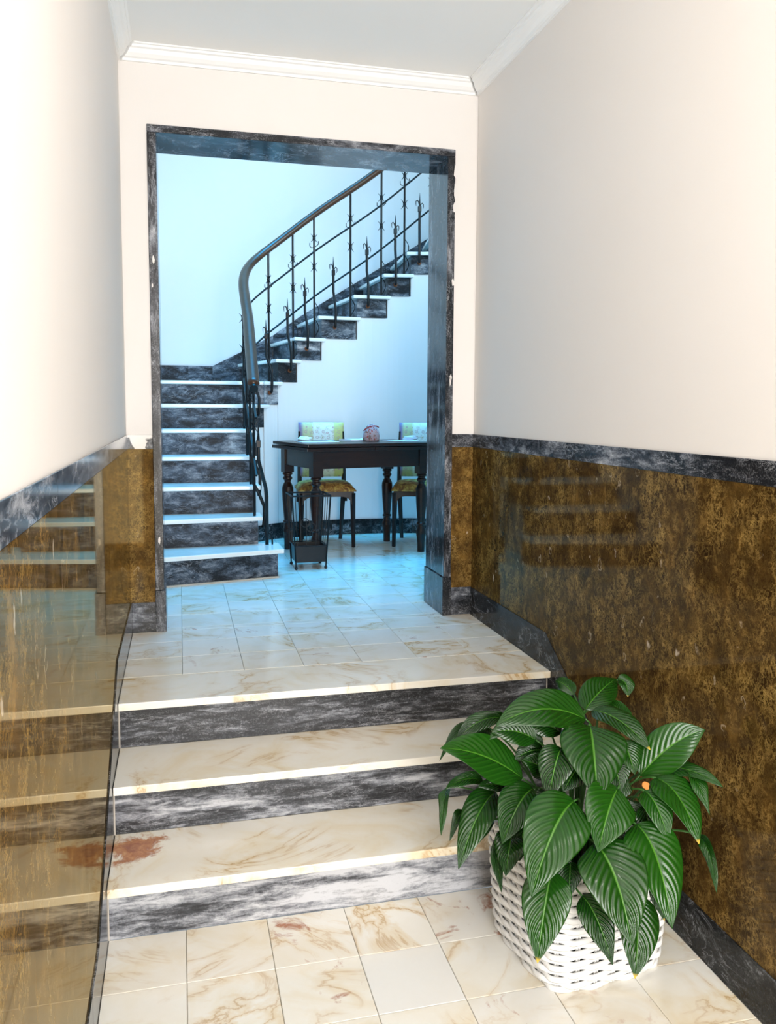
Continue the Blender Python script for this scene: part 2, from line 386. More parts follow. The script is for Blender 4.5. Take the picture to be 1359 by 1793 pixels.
# ---------------------------------------------------------------- structure: corridor walls
def side_wall(side):
    s = -1 if side == 'left' else 1
    X = 0.0 if s < 0 else W
    mat = M['fossil_l'] if s < 0 else M['fossil_r']
    wall = empty('wall_'+side); tag(wall, 'cream painted corridor wall over polished brown marble dado on the %s' % side, 'wall', kind='structure')
    px, ppx = X+s*0.004, X+s*0.008
    MB().box((min(ppx, ppx+s*0.2), YE, ZF-0.12), (max(ppx, ppx+s*0.2), 0.0, HC+0.25)).build('wall_plaster', M['paint_wall'], wall)
    ed = [0.0, -0.857, -1.717, -2.58, -3.44, -4.30, -5.16, YE]
    for i in range(len(ed)-1):
        o = MB().box((min(px, ppx), ed[i+1]+0.0004, ZF), (max(px, ppx), ed[i]-0.0004, DB)).build('marble_panel', mat, wall)
    ed = [0.0, -1.02, -2.2, -3.4, -4.6, YE]
    for i in range(len(ed)-1):
        o = MB().box((min(X+s*0.003, ppx), ed[i+1]+0.0004, DB+0.0006), (max(X+s*0.003, ppx), ed[i]-0.0004, DC)).build('dado_cap', M['cap'], wall, 0.001)
        seed(o)
    bb = empty('baseboard_'+side); tag(bb, 'black marble skirting following the entrance steps on the %s wall' % side, 'skirting', kind='structure')
    sl = RS/GO
    yk = LY+0.065; yk2 = yk-(0.51)/sl
    x0, x1 = X, X+s*0.0065
    def strip(poly):
        o = MB().extr([(x0, y, z) for y, z in poly], (x1-x0, 0, 0)).build('skirting_slab', M['skirt'], bb, 0.0008); seed(o)
    g = 0.0006
    strip([(0, -0.006), (0, SK), (-0.857+g, SK), (-0.857+g, -0.006)])
    zt = lambda y: SK if y > yk else max(SK-(yk-y)*sl, ZF+SK)
    strip([(-0.857-g, SK), (yk, SK), (-1.30+g, zt(-1.30)), (-1.30+g, zt(-1.30)-0.34), (-0.857-g, -0.2)])
    strip([(-1.30-g, zt(-1.30)), (yk2, ZF+SK), (-1.9, ZF+SK), (-1.9, ZF), (-1.30-g, ZF)])
    e = [-1.9-2*g, -2.9, -3.9, -4.9, YE]
    for i in range(4): strip([(e[i], ZF), (e[i], ZF+SK), (e[i+1]+2*g, ZF+SK), (e[i+1]+2*g, ZF)])
    # white mortar seam where skirting meets each riser
    for k in range(3):
        y = LY-k*GO+NOSE
        MB().box((min(X, X-s*0.0028), y-0.003, -(k+1)*RS), (max(X, X-s*0.0028), y, -k*RS-TT)).build('mortar_seam', M['mortar'], bb)
side_wall('left'); side_wall('right')

wb = empty('wall_back'); tag(wb, 'cream painted end wall with marble framed doorway into the stair hall', 'wall', kind='structure')
yb = 0.006
MB().box((-0.3, yb, -0.16), (FI0-0.02, DEP, HC+0.25)).box((FI1+0.02, yb, -0.16), (HX1+0.2, DEP, HC+0.25)).box((FI0-0.02, yb, FTI+0.02), (FI1+0.02, DEP, HC+0.25)).box((-0.3, DEP-0.1, HC+0.25), (HX1+0.2, DEP, HZ)).build('wall_plaster', M['paint_wall'], wb)
for a, b, capm in ((0.0, FX0, 'trim_pale'), (FX1, W, 'trim')):
    MB().box((a-0.006 if a == 0 else a, 0.002, 0), (b if a == 0 else b+0.006, yb, DB)).build('marble_panel', M['fossil_l'], wb)
    seed(MB().box((a-0.006 if a == 0 else a, 0.001, DB+0.0006), (b if a == 0 else b+0.006, yb, DC)).build('dado_cap', M[capm], wb, 0.001), 0, 0.37)
    seed(MB().box((a, -0.004, 0.0), (b, yb, SK)).build('skirting_slab', M['trim'], wb, 0.001))

# doorway frame
door = empty('door_1'); tag(door, 'dark grey marble doorway frame with deep polished reveal', 'door frame', kind='structure')
PB = 0.19
for nm, a, b, s in (('jamb', FX0, FI0, 1), ('jamb', FI1, FX1, -1)):
    seed(MB().box((a, -0.004, PB+0.001), (b, DEP+0.004, FTI)).build('jamb', M['trim_v'], door, 0.002))
    p = 0.007
    aa, bb_ = (a-0.001, b+p) if s > 0 else (a-p, b+0.001)
    seed(MB().box((aa, -0.011, 0.0), (bb_, DEP+0.008, PB)).build('plinth_block', M['trim_v'], door, 0.002))
seed(MB().box((FX0, -0.004, FTI+0.0006), (FX1, DEP+0.004, FT)).build('lintel', M['trim'], door, 0.002))
# patches where wall plaster laps over the broken marble edges
def chip(cx, cz, w, h, n=9):
    pts = []
    for i in range(n):
        a = 2*PI*i/n; r = random.uniform(0.6, 1.05)
        pts.append((cx+w*r*math.cos(a), -0.0042, cz+h*r*math.sin(a)))
    MB().extr(pts, (0, -0.0012, 0)).build('plaster_chip', M['plaster'], door)
for c in ((FX1+0.002, 2.13, 0.011, 0.04), (FX1+0.001, 2.04, 0.008, 0.05), (FX1-0.002, 1.97, 0.012, 0.03), (FX1-0.006, 1.62, 0.007, 0.02), (FX1-0.012, 1.17, 0.006, 0.016), (FX1-0.014, 1.15, 0.004, 0.03), (FX0+0.018, 1.66, 0.006, 0.022), (FX0+0.012, 1.55, 0.004, 0.012), (FX0+0.02, 0.42, 0.005, 0.022)):
    chip(*c)

# ceiling and cornice
ceil = MB().box((-0.3, YE-0.1, HC+0.062), (W+0.3, 0.006, HC+0.2)).build('ceiling', M['paint_ceiling']); tag(ceil, 'plain off-white corridor ceiling', 'ceiling', kind='structure')
prof = [(0, 0), (0.010, 0.0), (0.012, 0.010), (0.022, 0.014), (0.034, 0.026), (0.042, 0.042), (0.052, 0.046), (0.054, 0.054), (0.062, 0.056), (0.062, 0.062), (0, 0.062)]
def cornice(name, f, ln, lab):
    vs_, fs = [], []; n = len(prof)
    for e in (0, 1):
        for d, h in prof: vs_.append(f(d, h, e))
    fs = [(i, (i+1) % n, n+(i+1) % n, n+i) for i in range(n)] + [tuple(range(n)), tuple(range(2*n-1, n-1, -1))]
    me = bpy.data.meshes.new(name); me.from_pydata(vs_, [], fs)
    bm = bmesh.new(); bm.from_mesh(me); bmesh.ops.recalc_face_normals(bm, faces=bm.faces); bm.to_mesh(me); bm.free()
    tag(link(name, me, M['paint_cornice']), lab, 'cornice', kind='structure')
cornice('trim_1', lambda d, h, e: ((d if e == 0 else W-d)+0.0, yb-d, HC+h), 0, 'white moulded cornice above the doorway wall')
cornice('trim_2', lambda d, h, e: (-0.008+d, (-d if e == 0 else YE), HC+h), 0, 'white moulded cornice along the left corridor wall')
cornice('trim_3', lambda d, h, e: (W+0.008-d, (-d if e == 0 else YE), HC+h), 0, 'white moulded cornice along the right corridor wall')
# added ceiling lamp, out of view, put in to brighten floor and treads
lamp = empty('added_fill_lamp', (0.8, -3.15, HC+0.062)); tag(lamp, 'added round white fill lamp on the corridor ceiling, out of view', 'lamp')
MB().lathe([(0.17, -0.03), (0.18, -0.02), (0.18, 0.0), (0.05, 0.0)], (0, 0), 32).build('fill_lamp_base', M['paint_cornice'], lamp)
t = NT('fill_lamp_glow'); t.b.inputs['Emission Color'].default_value = (1.0, 0.96, 0.90, 1); t.b.inputs['Emission Strength'].default_value = 30.0
M['fill_lamp_glass'] = t.bsdf((0.9, 0.9, 0.88), 0.4)
MB().lathe([(0.02, -0.10), (0.08, -0.094), (0.13, -0.075), (0.158, -0.05), (0.165, -0.029), (0.02, -0.029)], (0, 0), 32).build('fill_lamp_shade', M['fill_lamp_glass'], lamp, smooth=True)
# entrance wall behind the camera, with the open street doorway that lets the daylight in
we = MB().box((-0.2, YE-0.15, ZF-0.12), (0.15, YE, HC+0.2)).box((W-0.15, YE-0.15, ZF-0.12), (W+0.2, YE, HC+0.2)).box((0.15, YE-0.15, 1.95), (W-0.15, YE, HC+0.2)).build('wall_front', M['paint_wall'])
tag(we, 'entrance wall with tall street doorway opening', 'wall', kind='structure')

# ---------------------------------------------------------------- structure: stair hall
def catmull(c, n=12):
    out = []
    for i in range(1, len(c)-2):
        p0, p1, p2, p3 = [Vector(q) for q in c[i-1:i+3]]
        for k in range(n):
            t = k/n
            out.append(0.5*((2*p1)+(p2-p0)*t+(2*p0-5*p1+4*p2-p3)*t*t+(3*p1-p0-3*p2+p3)*t**3))
    out.append(Vector(c[-2])); return out
CTRL = [(.70, .9), (.70, 1.4), (.70, 1.9), (.71, 2.25), (.78, 2.47), (.93, 2.61), (1.15, 2.685), (1.36, 2.72), (1.55, 2.735), (1.75, 2.735), (2.0, 2.70), (2.25, 2.63), (2.5, 2.53), (2.75, 2.39), (3.0, 2.22), (3.25, 2.02)]
Q = [Vector((.70, 0.95, )).to_2d() if False else Vector((.70, 0.95))] + [Vector((p.x, p.y)) for p in catmull([Vector((*c, 0)) for c in CTRL])]
SL = [0.0]
for i in range(1, len(Q)): SL.append(SL[-1]+(Q[i]-Q[i-1]).length)
def at_s(s):
    s = max(0.0, min(s, SL[-1]-1e-6))
    for i in range(1, len(SL)):
        if SL[i] >= s:
            t = (s-SL[i-1])/(SL[i]-SL[i-1]+1e-12); p = Q[i-1].lerp(Q[i], t); d = (Q[i]-Q[i-1]).normalized()
            return p, d
def off(s, d):
    """point of the inner string moved d metres towards the open hall side"""
    p, t = at_s(s); return Vector((p.x+t.y*d, p.y-t.x*d))
def s_of(pt):
    pt = Vector(pt); b = min(range(len(Q)), key=lambda i: (Q[i]-pt).length_squared); return SL[b]
def s_fine(pt):
    pt = Vector(pt); c = s_of(pt); return min((c+0.002*k for k in range(-40, 41)), key=lambda s: (at_s(s)[0]-pt).length_squared)
OUTER = [(-.02, 3.40), (.30, 3.41), (.56, 3.42), (.741, 3.435), (1.016, 3.45), (1.259, 3.465), (1.536, 3.48), (1.817, 3.48), (2.091, 3.455), (2.37, 3.40), (2.65, 3.31), (3.0, 3.12)]

hall = empty('wall_stair'); tag(hall, 'white plaster walls around the curved stair hall', 'wall', kind='structure')
m = MB()
for i in range(len(OUTER)-1):
    a, b = OUTER[i], OUTER[i+1]
    m.prism([a, b, (b[0], b[1]+0.25), (a[0], a[1]+0.25)], -0.1, HZ)
m.build('far_wall', M['paint_hall'], hall)
MB().box((HX0-0.2, DEP, -0.16), (HX0, 3.7, HZ)).build('left_wall', M['paint_hall'], hall)
# right wall; unseen window opening added and placed for the far wall fill
MB().box((HX1, DEP, -0.16), (HX1+0.2, 0.45, HZ)).box((HX1, 1.85, -0.16), (HX1+0.2, 3.7, HZ)).box((HX1, 0.45, -0.16), (HX1+0.2, 1.85, 2.35)).box((HX1, 0.45, 4.15), (HX1+0.2, 1.85, HZ)).build('right_wall', M['paint_hall'], hall)
hc = MB().box((HX0-0.2, DEP-0.1, HZ), (HX0+0.15, 3.75, HZ+0.12)).box((2.45, DEP-0.1, HZ), (HX1+0.2, 3.75, HZ+0.12)).box((HX0+0.15, DEP-0.1, HZ), (2.45, 0.5, HZ+0.12)).box((HX0+0.15, 3.05, HZ), (2.45, 3.75, HZ+0.12)).build('ceiling_hall', M['paint_hall'])
tag(hc, 'white stair hall ceiling with a skylight opening', 'ceiling', kind='structure')

stair = empty('staircase', (0, 0, 0)); tag(stair, 'curving staircase with white marble treads and blue-grey risers', 'staircase', kind='structure')
RIN = {8: (.965, 2.628), 9: (1.12, 2.677), 10: (1.321, 2.715), 11: (1.611, 2.737), 12: (1.855, 2.724), 13: (2.038, 2.691), 14: (2.24, 2.633), 15: (2.45, 2.552), 16: (2.66, 2.445), 17: (2.86, 2.32)}
ROUT = {8: (.741, 3.435), 9: (1.016, 3.45), 10: (1.259, 3.465), 11: (1.536, 3.48), 12: (1.817, 3.48), 13: (2.091, 3.455), 14: (2.37, 3.40), 15: (2.65, 3.31), 16: (2.98, 3.13), 17: (2.99, 2.9)}
def curve_pts(s0, s1, d, n=5): return [tuple(off(s0+(s1-s0)*i/(n-1), d)) for i in range(n)]
def put_step(k, body, tread, under):
    o = MB().prism(body, (k-1)*RH+0.0006, k*RH-TH).build('riser', M['hall_riser'], stair); seed(o)
    o = MB().prism(tread, k*RH-TH+0.0004, k*RH).build('tread', M['cream_slab'], stair, 0.006, 2); seed(o, 0.85, None, 0)
    if under: MB().prism(under, 0.0, (k-1)*RH).build('understair_wall', M['paint_hall'], hall)
# step 1 and 2 are slightly skewed
put_step(1, [(HX0, .955), (.13, .965), (.784, 1.115), (.784, 1.32), (HX0, 1.27)], [(HX0, .915), (.10, .935), (.820, 1.09), (.815, 1.35), (.69, 1.35), (.69, 1.36), (HX0, 1.3)], None)
MB().prism([(HX0, .935), (.13, .95), (.79, 1.10), (.79, 1.13), (HX0, .98)], 0.0003, 0.008).build('mortar_seam', M['mortar'], stair)
put_step(2, [(HX0, 1.245), (.685, 1.325), (.685, 1.51), (HX0, 1.51)], [(HX0, 1.215), (.712, 1.29), (.712, 1.52), (HX0, 1.52)], [(HX0, 1.25), (.68, 1.33), (.68, 1.51), (HX0, 1.51)])
for k in range(3, 7):
    ya = Y1+GH*(k-1); s0 = s_fine((.70, ya+NOSE) if k < 6 else (.73, ya+NOSE)); s1 = s_fine((.70, ya+GH+NOSE) if k < 5 else ((.74, ya+GH+NOSE) if k == 5 else (.86, 2.56)))
    cin = curve_pts(s0, s1, -0.012); ct = curve_pts(s0-NOSE, s1+0.03, 0.02)
    put_step(k, [(HX0, ya+NOSE)]+[(cin[0][0], ya+NOSE)]+cin[1:]+[(HX0, cin[-1][1])], [(HX0, ya), (ct[0][0], ya)]+ct[1:]+[(HX0, ct[-1][1])],
             [(HX0, ya+NOSE+0.01)]+[(cin[0][0]-0.005, ya+NOSE+0.01)]+[(x-0.005, y) for x, y in cin[1:]]+[(HX0, cin[-1][1])])
ya = Y1+6*GH
s7, s8 = s_fine((.85, 2.555)), s_fine(RIN[8])
c7 = curve_pts(s7, s8, -0.002); t7 = curve_pts(s7-0.03, s8+0.03, 0.024)
put_step(7, [(HX0, ya+NOSE), (c7[0][0], ya+NOSE)]+c7+[ROUT[8], OUTER[2], OUTER[1], OUTER[0]], [(HX0, ya), (t7[0][0], ya)]+t7+[ROUT[8], OUTER[2], OUTER[1], OUTER[0]],
         [(HX0, ya+NOSE+.01), (c7[0][0]-.004, ya+NOSE+.01)]+[(x-.004, y+.004) for x, y in c7]+[ROUT[8], OUTER[2], OUTER[1], OUTER[0]])
for k in range(8, 17):
    a, b = RIN[k], RIN[k+1]; oa, ob = ROUT[k], ROUT[k+1]
    sa, sb = s_fine(a), s_fine(b)
    ci = curve_pts(sa, sb-0.012, -0.002); cu = curve_pts(sa, sb, -0.007); ct = curve_pts(sa-NOSE, sb+0.025, 0.026)
    dv = (Vector(a)-Vector(oa)).normalized(); dn = Vector((-dv.y, dv.x)); dn = -dn if dn.x > 0 else dn
    of = (oa[0]+dn.x*NOSE, oa[1]-0.001)
    put_step(k, ci+[ob, oa], ct+[ob, of], cu+[ob, oa])
# skirting of the hall: curved run under the stair and raked run on the far wall
hb = empty('baseboard_hall'); tag(hb, 'dark marble skirting along the white stair hall walls', 'skirting', kind='structure')
sA = s_fine((.80, 2.49)); sB = SL[-1]-0.05; n = 7
for i in range(n):
    a = sA+(sB-sA)*i/n; b = sA+(sB-sA)*(i+1)/n-0.002
    pi = curve_pts(a, b, -0.006, 7); po = curve_pts(a, b, 0.008, 7)
    seed(MB().prism(pi+po[::-1], 0.0, 0.122).build('skirting_slab', M['skirt'], hb))
zk = {8: 8*RH}
pts = [(OUTER[0], 7*RH+0.15), (OUTER[1], 7*RH+0.15), ((.50, 3.417), 7*RH+0.15)] + [(ROUT[k], k*RH+(0.10 if k == 8 else 0.075)) for k in range(8, 17)]
for i in range(len(pts)-1):
    (a, za), (b, zb) = pts[i], pts[i+1]
    lo = 7*RH if i < 3 else (za-0.3); lo2 = 7*RH if i < 3 else (zb-0.3)
    d = 0.012
    seed(MB().extr([(a[0], a[1]-d, lo), (b[0], b[1]-d, lo2), (b[0], b[1]-d, zb), (a[0], a[1]-d, za)], (0, d+0.002, 0)).build('skirting_slab', M['hall_riser'], hb))

# ---------------------------------------------------------------- stair railing
rail = empty('stair_railing', (0.735, 1.28, RH)); tag(rail, 'black wrought-iron stair railing with dark polished wooden handrail', 'railing')
RINV = Vector((-0.735, -1.28, -RH))
def rb(mbx, name, mat, parent, **kw):
    o = mbx.build(name, mat, parent, **kw)
    if parent is rail: o.location = RINV
    return o
# stations along the string: (plan s, tread level k)
POST = {7: (.914, 2.601), 8: (1.101, 2.672), 9: (1.27, 2.708), 10: (1.563, 2.736), 11: (1.808, 2.73), 12: (1.986, 2.703), 13: (2.19, 2.65), 14: (2.40, 2.573), 15: (2.61, 2.474)}
SPEAR = {7: (.892, 2.586), 8: (1.057, 2.66), 9: (1.195, 2.695), 10: (1.425, 2.727), 11: (1.694, 2.738), 12: (1.916, 2.715), 13: (2.103, 2.675), 14: (2.31, 2.607), 15: (2.52, 2.52)}
st = []      # (s, z of tread) for long posts
for k in range(2, 7): st.append((s_fine((.70, Y1+GH*(k-1)+0.12)) if k < 6 else s_fine((.745, 2.40)), k))
for k in range(7, 16): st.append((s_fine(POST[k]), k))
sp = [(s_fine((.70, Y1+GH*(k-1)+0.20)) if k < 6 else s_fine((.77, 2.46)), k) for k in range(2, 7)] + [(s_fine(SPEAR[k]), k) for k in range(7, 16)]
def zline(s):
    """height of the pitch line above the floor at plan position s"""
    P_ = [(s_fine((.70, 1.06)), RH)] + [(a, k*RH) for a, k in st]
    if s <= P_[0][0]: return P_[0][1]+(s-P_[0][0])*0.64
    for (a, za), (b, zb) in zip(P_, P_[1:]):
        if s <= b: return za+(zb-za)*(s-a)/(b-a)
    return P_[-1][1]+(s-P_[-1][0])*0.75
_zt = [zline(SL[-1]*i/300) for i in range(301)]
for _ in range(500): _zt = [_zt[0]]+[(_zt[i-1]+2*_zt[i]+_zt[i+1])/4 for i in range(1, 300)]+[_zt[300]]
def zline(s):
    f = max(0.0, min(s/SL[-1]*300, 299.999)); i = int(f); return _zt[i]+(_zt[i+1]-_zt[i])*(f-i)
IN = -0.035
def rp(s, h, d=IN):
    q = off(s, d); return Vector((q.x, q.y, zline(s)+h))
def smooth_path(sv, h, d=IN):
    raw = [rp(s, h, d) for s in sv]
    for _ in range(5): raw = [raw[0]]+[(raw[i-1]+raw[i]*2+raw[i+1])/4 for i in range(1, len(raw)-1)]+[raw[-1]]
    return raw
s_end = SL[-1]-0.30
s_beg = s_fine((.70, 1.06))
sv = [s_beg+(s_end-s_beg)*i/150 for i in range(151)]
hp = smooth_path(sv, 0.985, -0.03)
for i, p in enumerate(hp): p.x -= 0.03*max(0, 1-i/30)
hr = rb(MB().tube([hp[0]-Vector((0, .012, .008))]+hp, [0.020]+[0.0355]*len(hp), 14, flat=0.78, up=(0, 0, 1)), 'handrail', M['handrail'], rail, smooth=True)
o = MB().tube([hp[0]-Vector((0, .014, .03)), hp[0]+Vector((0, .01, -.012))], [0.026, 0.030], 14).build('end_cap', M['iron'], hr)
for nm, h in (('upper_bar', 0.70), ('lower_bar', 0.355)):
    rb(MB().tube(smooth_path(sv[6:], h), 0.0075, 6), nm, M['iron'], rail)
def star(c, t, r=0.033):
    """four thorn arms bowed around the post, in the plane of the railing"""
    mb = MB(); c = Vector(c); t = Vector((t.x, t.y, 0)).normalized(); u = Vector((0, 0, 1)); nrm = t.cross(u)
    for sx in (-1, 1):
        for pl in (t, nrm):
            pts_ = [c+pl*sx*(0.006+0.022*abs(q)**1.8)+u*q*r*1.15 for q in (-1, -0.6, -0.2, 0.2, 0.6, 1)]
            mb.tube(pts_, [0.001, 0.003, 0.0045, 0.0045, 0.003, 0.001], 5)
    mb.lathe([(0.006, c.z-0.010), (0.013, c.z-0.004), (0.013, c.z+0.004), (0.006, c.z+0.010)], (c.x, c.y), 8)
    return mb
for s, k in st:
    z0 = k*RH; p = off(s, IN); _, t = at_s(s)
    top = zline(s)+0.972
    q = rb(MB().tube([(p.x, p.y, z0), (p.x, p.y, top)], 0.0085, 8), 'baluster', M['iron'], rail)
    star((p.x, p.y, z0+0.555), t).build('thorn_star', M['iron'], q)
    star((p.x, p.y, z0+0.775), t, 0.028).build('thorn_star', M['iron'], q)
    T3 = Vector((t.x, t.y, 0)); base = Vector((p.x, p.y, z0))
    w_ = [base+T3*(0.006+0.030*abs(math.sin(PI*a*2)))+Vector((0, 0, 0.02+0.26*a)) for a in [i/14 for i in range(15)]]
    MB().tube(w_, 0.0032, 5).build('scroll', M['iron'], q)
    hk = [base+T3*(x)+Vector((0, 0, 0.70+zz)) for x, zz in ((-.036, .035), (-.036, .012), (-.022, 0.0), (0, 0.004), (.022, .02), (.034, .03), (.036, .055))]
    MB().tube(hk, 0.0032, 5).build('scroll', M['iron'], q)
def spear(s, k, on_tread=None):
    z0 = k*RH; _, t = at_s(s); T3 = Vector((t.x, t.y, 0)); N3 = Vector((t.y, -t.x, 0))
    a = off(s, IN); b = off(s, 0.020)
    A = Vector((a.x, a.y, 0)); B = Vector((b.x, b.y, 0))
    if on_tread is None:
        pts_ = [B+Vector((0, 0, z0-0.085)), B+N3*0.008+Vector((0, 0, z0-0.07)), B+N3*0.012+Vector((0, 0, z0-0.03)), B+N3*0.012+Vector((0, 0, z0+0.05)), B.lerp(A, .35)+Vector((0, 0, z0+0.13)), A+Vector((0, 0, z0+0.20)), A+Vector((0, 0, z0+0.34)), A+Vector((0, 0, z0+0.37)), A+Vector((0, 0, z0+0.47))]
        rr = [0.010, 0.0105, 0.0105, 0.0105, 0.0105, 0.0105, 0.0105, 0.008, 0.0012]
    else:
        g = Vector((*on_tread, z0))
        pts_ = [g, g+Vector((0, 0, .30)), g+Vector((-.008, -.02, .36)), Vector((a.x+.02, a.y+.02, z0+.46)), Vector((a.x, a.y, z0+.54)), Vector((a.x, a.y, z0+.66)), Vector((a.x, a.y, z0+.76))]
        rr = [0.0115, 0.0115, 0.0115, 0.0115, 0.0105, 0.009, 0.0012]
    q = rb(MB().tube(pts_, rr, 8), 'spear_baluster', M['iron'], rail, smooth=True)
    e = pts_[-1]
    for sx in (-1, 1):
        c = e-Vector((0, 0, .10+.012*sx))
        hk = [c+T3*sx*x+Vector((0, 0, zz)) for x, zz in ((0.004, 0), (.010, .022), (.020, .032), (.029, .024), (.030, .004), (.027, -.012))]
        MB().tube(hk, [0.0045, 0.0045, 0.004, 0.0036, 0.003, 0.0015], 5).build('hook', M['iron'], q)
    MB().box((-0.013, -0.013, -0.022), (0.013, 0.013, 0.022)).build('collar', M['iron'], q, 0.003).location = e-Vector((0, 0, .125))
    if on_tread is None and k >= 7:
        r_ = MB().lathe([(0.016, -0.006), (0.016, 0.004), (0.008, 0.008)], (0, 0), 10).build('rusty_fixing', M['rust'], q)
        r_.location = B+Vector((0, 0, z0-0.085))-N3*0.017; r_.rotation_euler = N3.to_track_quat('Z', 'Y').to_euler()
    return q
for s, k in sp: spear(s, k)
spear(s_fine((.70, 1.16)), 1, (.735, 1.28))
fo = MB().tube([(.742, 1.28, RH+.075), (.757, 1.28, RH+.065), (.767, 1.278, RH+.04), (.768, 1.277, RH)], 0.006, 6)
rb(fo, 'foot_scroll', M['iron'], rail)

# ---------------------------------------------------------------- table
A_, N_, C_ = Vector((.958, 2.114)), Vector((1.096, 1.611)), Vector((1.883, 1.808))
tang = math.atan2(C_.y-N_.y, C_.x-N_.x); TL = (C_-N_).length; TD = (A_-N_).length
tab = empty('dining_table', (N_.x, N_.y, 0), tang); tag(tab, 'dark wooden extending table with turned legs below the stairs', 'table')
ZT = 0.783
def leg(x, y):
    mb = MB().box((x-.036, y-.036, 0.56), (x+.036, y+.036, 0.745))
    pr_ = [(.030, .56), (.036, .553), (.036, .545), (.026, .538), (.026, .530), (.034, .522), (.034, .512), (.024, .500), (.022, .488), (.030, .475), (.039, .455), (.041, .43), (.038, .36), (.031, .27), (.027, .225), (.026, .215), (.033, .207), (.033, .198), (.026, .190), (.028, .17), (.035, .15), (.036, .13), (.031, .105), (.027, .06), (.026, 0.0)][::-1]
    mb.lathe(pr_, (x, y), 16)
    o = mb.build('leg', M['table_wood'], tab); seed(o); return o
for x, y in ((0, 0), (TL, 0), (0, TD), (TL, TD)): leg(x, y)
ap = 0.615
for a, b in (((.03, -.026, ap), (TL-.03, -.006, .745)), ((.03, TD+.006, ap), (TL-.03, TD+.026, .745)), ((-.026, .03, ap), (-.006, TD-.03, .745)), ((TL+.006, .03, ap), (TL+.026, TD-.03, .745))):
    seed(MB().box(a, b).build('apron', M['table_wood'], tab, 0.003))
ox, oy = 0.085, 0.07
seed(MB().box((-ox, -oy, ZT-.022), (TL+ox, TD+oy, ZT)).build('table_top', M['table_wood'], tab, 0.004, 2))
seed(MB().box((-ox-.006, -oy-.002, ZT-.050), (TL*0.5-.001, TD+oy, ZT-.027)).build('extension_leaf', M['table_wood'], tab, 0.004, 2))
seed(MB().box((TL*0.5+.001, -oy-.002, ZT-.050), (TL+ox+.006, TD+oy, ZT-.027)).build('extension_leaf', M['table_wood'], tab, 0.004, 2))
MB().box((0, 0, ZT-.0275), (TL, TD, ZT-.0215)).box((0, 0, .744), (TL, TD, ZT-.0495) if ZT-.0495 > .744 else (TL, TD, .7445)).build('runner', M['table_wood'], tab)

def sheet(cx, cy, rz, w, d, z, label, name='paper_sheet', cat='paper', th=0.0015):
    n = 8; vs_ = []; fs = []
    for j in range(2):
        for i in range(n+1):
            for q in range(2):
                x = -w/2+w*i/n
                vs_.append((x, (-d/2, d/2)[q], (0 if j == 0 else th)+(0.004*max(0, (abs(x)/(w/2))-.7)**2*8 if j else 0)))
    m_ = 2*(n+1)
    for i in range(n):
        a = 2*i
        fs += [(a, a+1, a+3, a+2), (m_+a, m_+a+2, m_+a+3, m_+a+1), (a, a+2, m_+a+2, m_+a), (a+1, m_+a+1, m_+a+3, a+3)]
    fs += [(0, m_, m_+1, 1), (2*n, 2*n+1, m_+2*n+1, m_+2*n)]
    me = bpy.data.meshes.new(name); me.from_pydata(vs_, [], fs)
    o = link(name, me, M['paper']); o.location = (cx, cy, z); o.rotation_euler = (0, 0, rz); tag(o, label, cat); return o
sheet(1.15, 1.93, tang-0.1, 0.27, 0.20, ZT+.0005, 'white paper sheet on table corner beside the railing')
sheet(1.47, 2.10, tang+0.15, 0.20, 0.15, ZT+.0005, 'thick white booklet on table left of the floral pouch', 'booklet', 'booklet', 0.010)
sheet(1.78, 2.02, tang+0.1, 0.22, 0.16, ZT+.0005, 'white paper sheet on table right of the floral pouch')
# floral pouch
t = NT('red_floral_cloth'); v = t.coord(seed=False)
vv = t.voro(v, 55); sc = t.n('ShaderNodeSeparateColor'); t.l(vv[1], sc.inputs[0])
c = t.mix(t.rng(vv[0], .28, .36, 1, 0), (0.45, 0.33, 0.34), (0.42, 0.07, 0.06))
c = t.mix(t.math('MULTIPLY', t.rng(vv[0], .16, .20, 1, 0), t.rng(sc.outputs[0], .5, .52)), c, (0.75, 0.68, 0.62))
c = t.mix(t.math('MULTIPLY', t.rng(t.noise(v, 40, 2)[0], .58, .62), .7), c, (0.16, 0.07, 0.03))
M['floral_red'] = t.bsdf(c, 0.85)
pouch = empty('cloth_pouch', (1.56, 2.0, ZT+0.0005), tang); tag(pouch, 'small domed red floral cloth pouch standing on dark table', 'pouch')
def dome(rx, ry, h, n=20, m=12, flat=2.6):
    vs_ = []; fs = []
    for i in range(m):
        a = i/(m-1); zz = h*a; k = (1-a**flat)**0.5*0.96+0.04
        bul = 1+0.10*math.sin(PI*min(1, a*1.3))
        for j in range(n):
            th = 2*PI*j/n; w_ = 1+0.02*math.sin(5*th+3*a)
            vs_.append((rx*k*bul*w_*math.cos(th), ry*k*bul*w_*math.sin(th), zz))
    for i in range(m-1):
        for j in range(n): fs.append((i*n+j, i*n+(j+1) % n, (i+1)*n+(j+1) % n, (i+1)*n+j))
    fs += [tuple(range(n-1, -1, -1)), tuple(range((m-1)*n, m*n))]
    me = bpy.data.meshes.new('dome'); me.from_pydata(vs_, [], fs); return me
link('pouch_body', dome(.060, .045, .125), M['floral_red'], pouch, True)
M['red_trim'] = plain('red_ribbon', (0.36, 0.03, 0.03), 0.7)
MB().tube([(.058*math.cos(a)*1.02-0.003, -.047*math.sin(a)-0.004, .075+.035*math.sin(a*1.0)) for a in [PI*(.25+.75*i/16) for i in range(17)]], 0.0045, 6).build('ribbon', M['red_trim'], pouch)
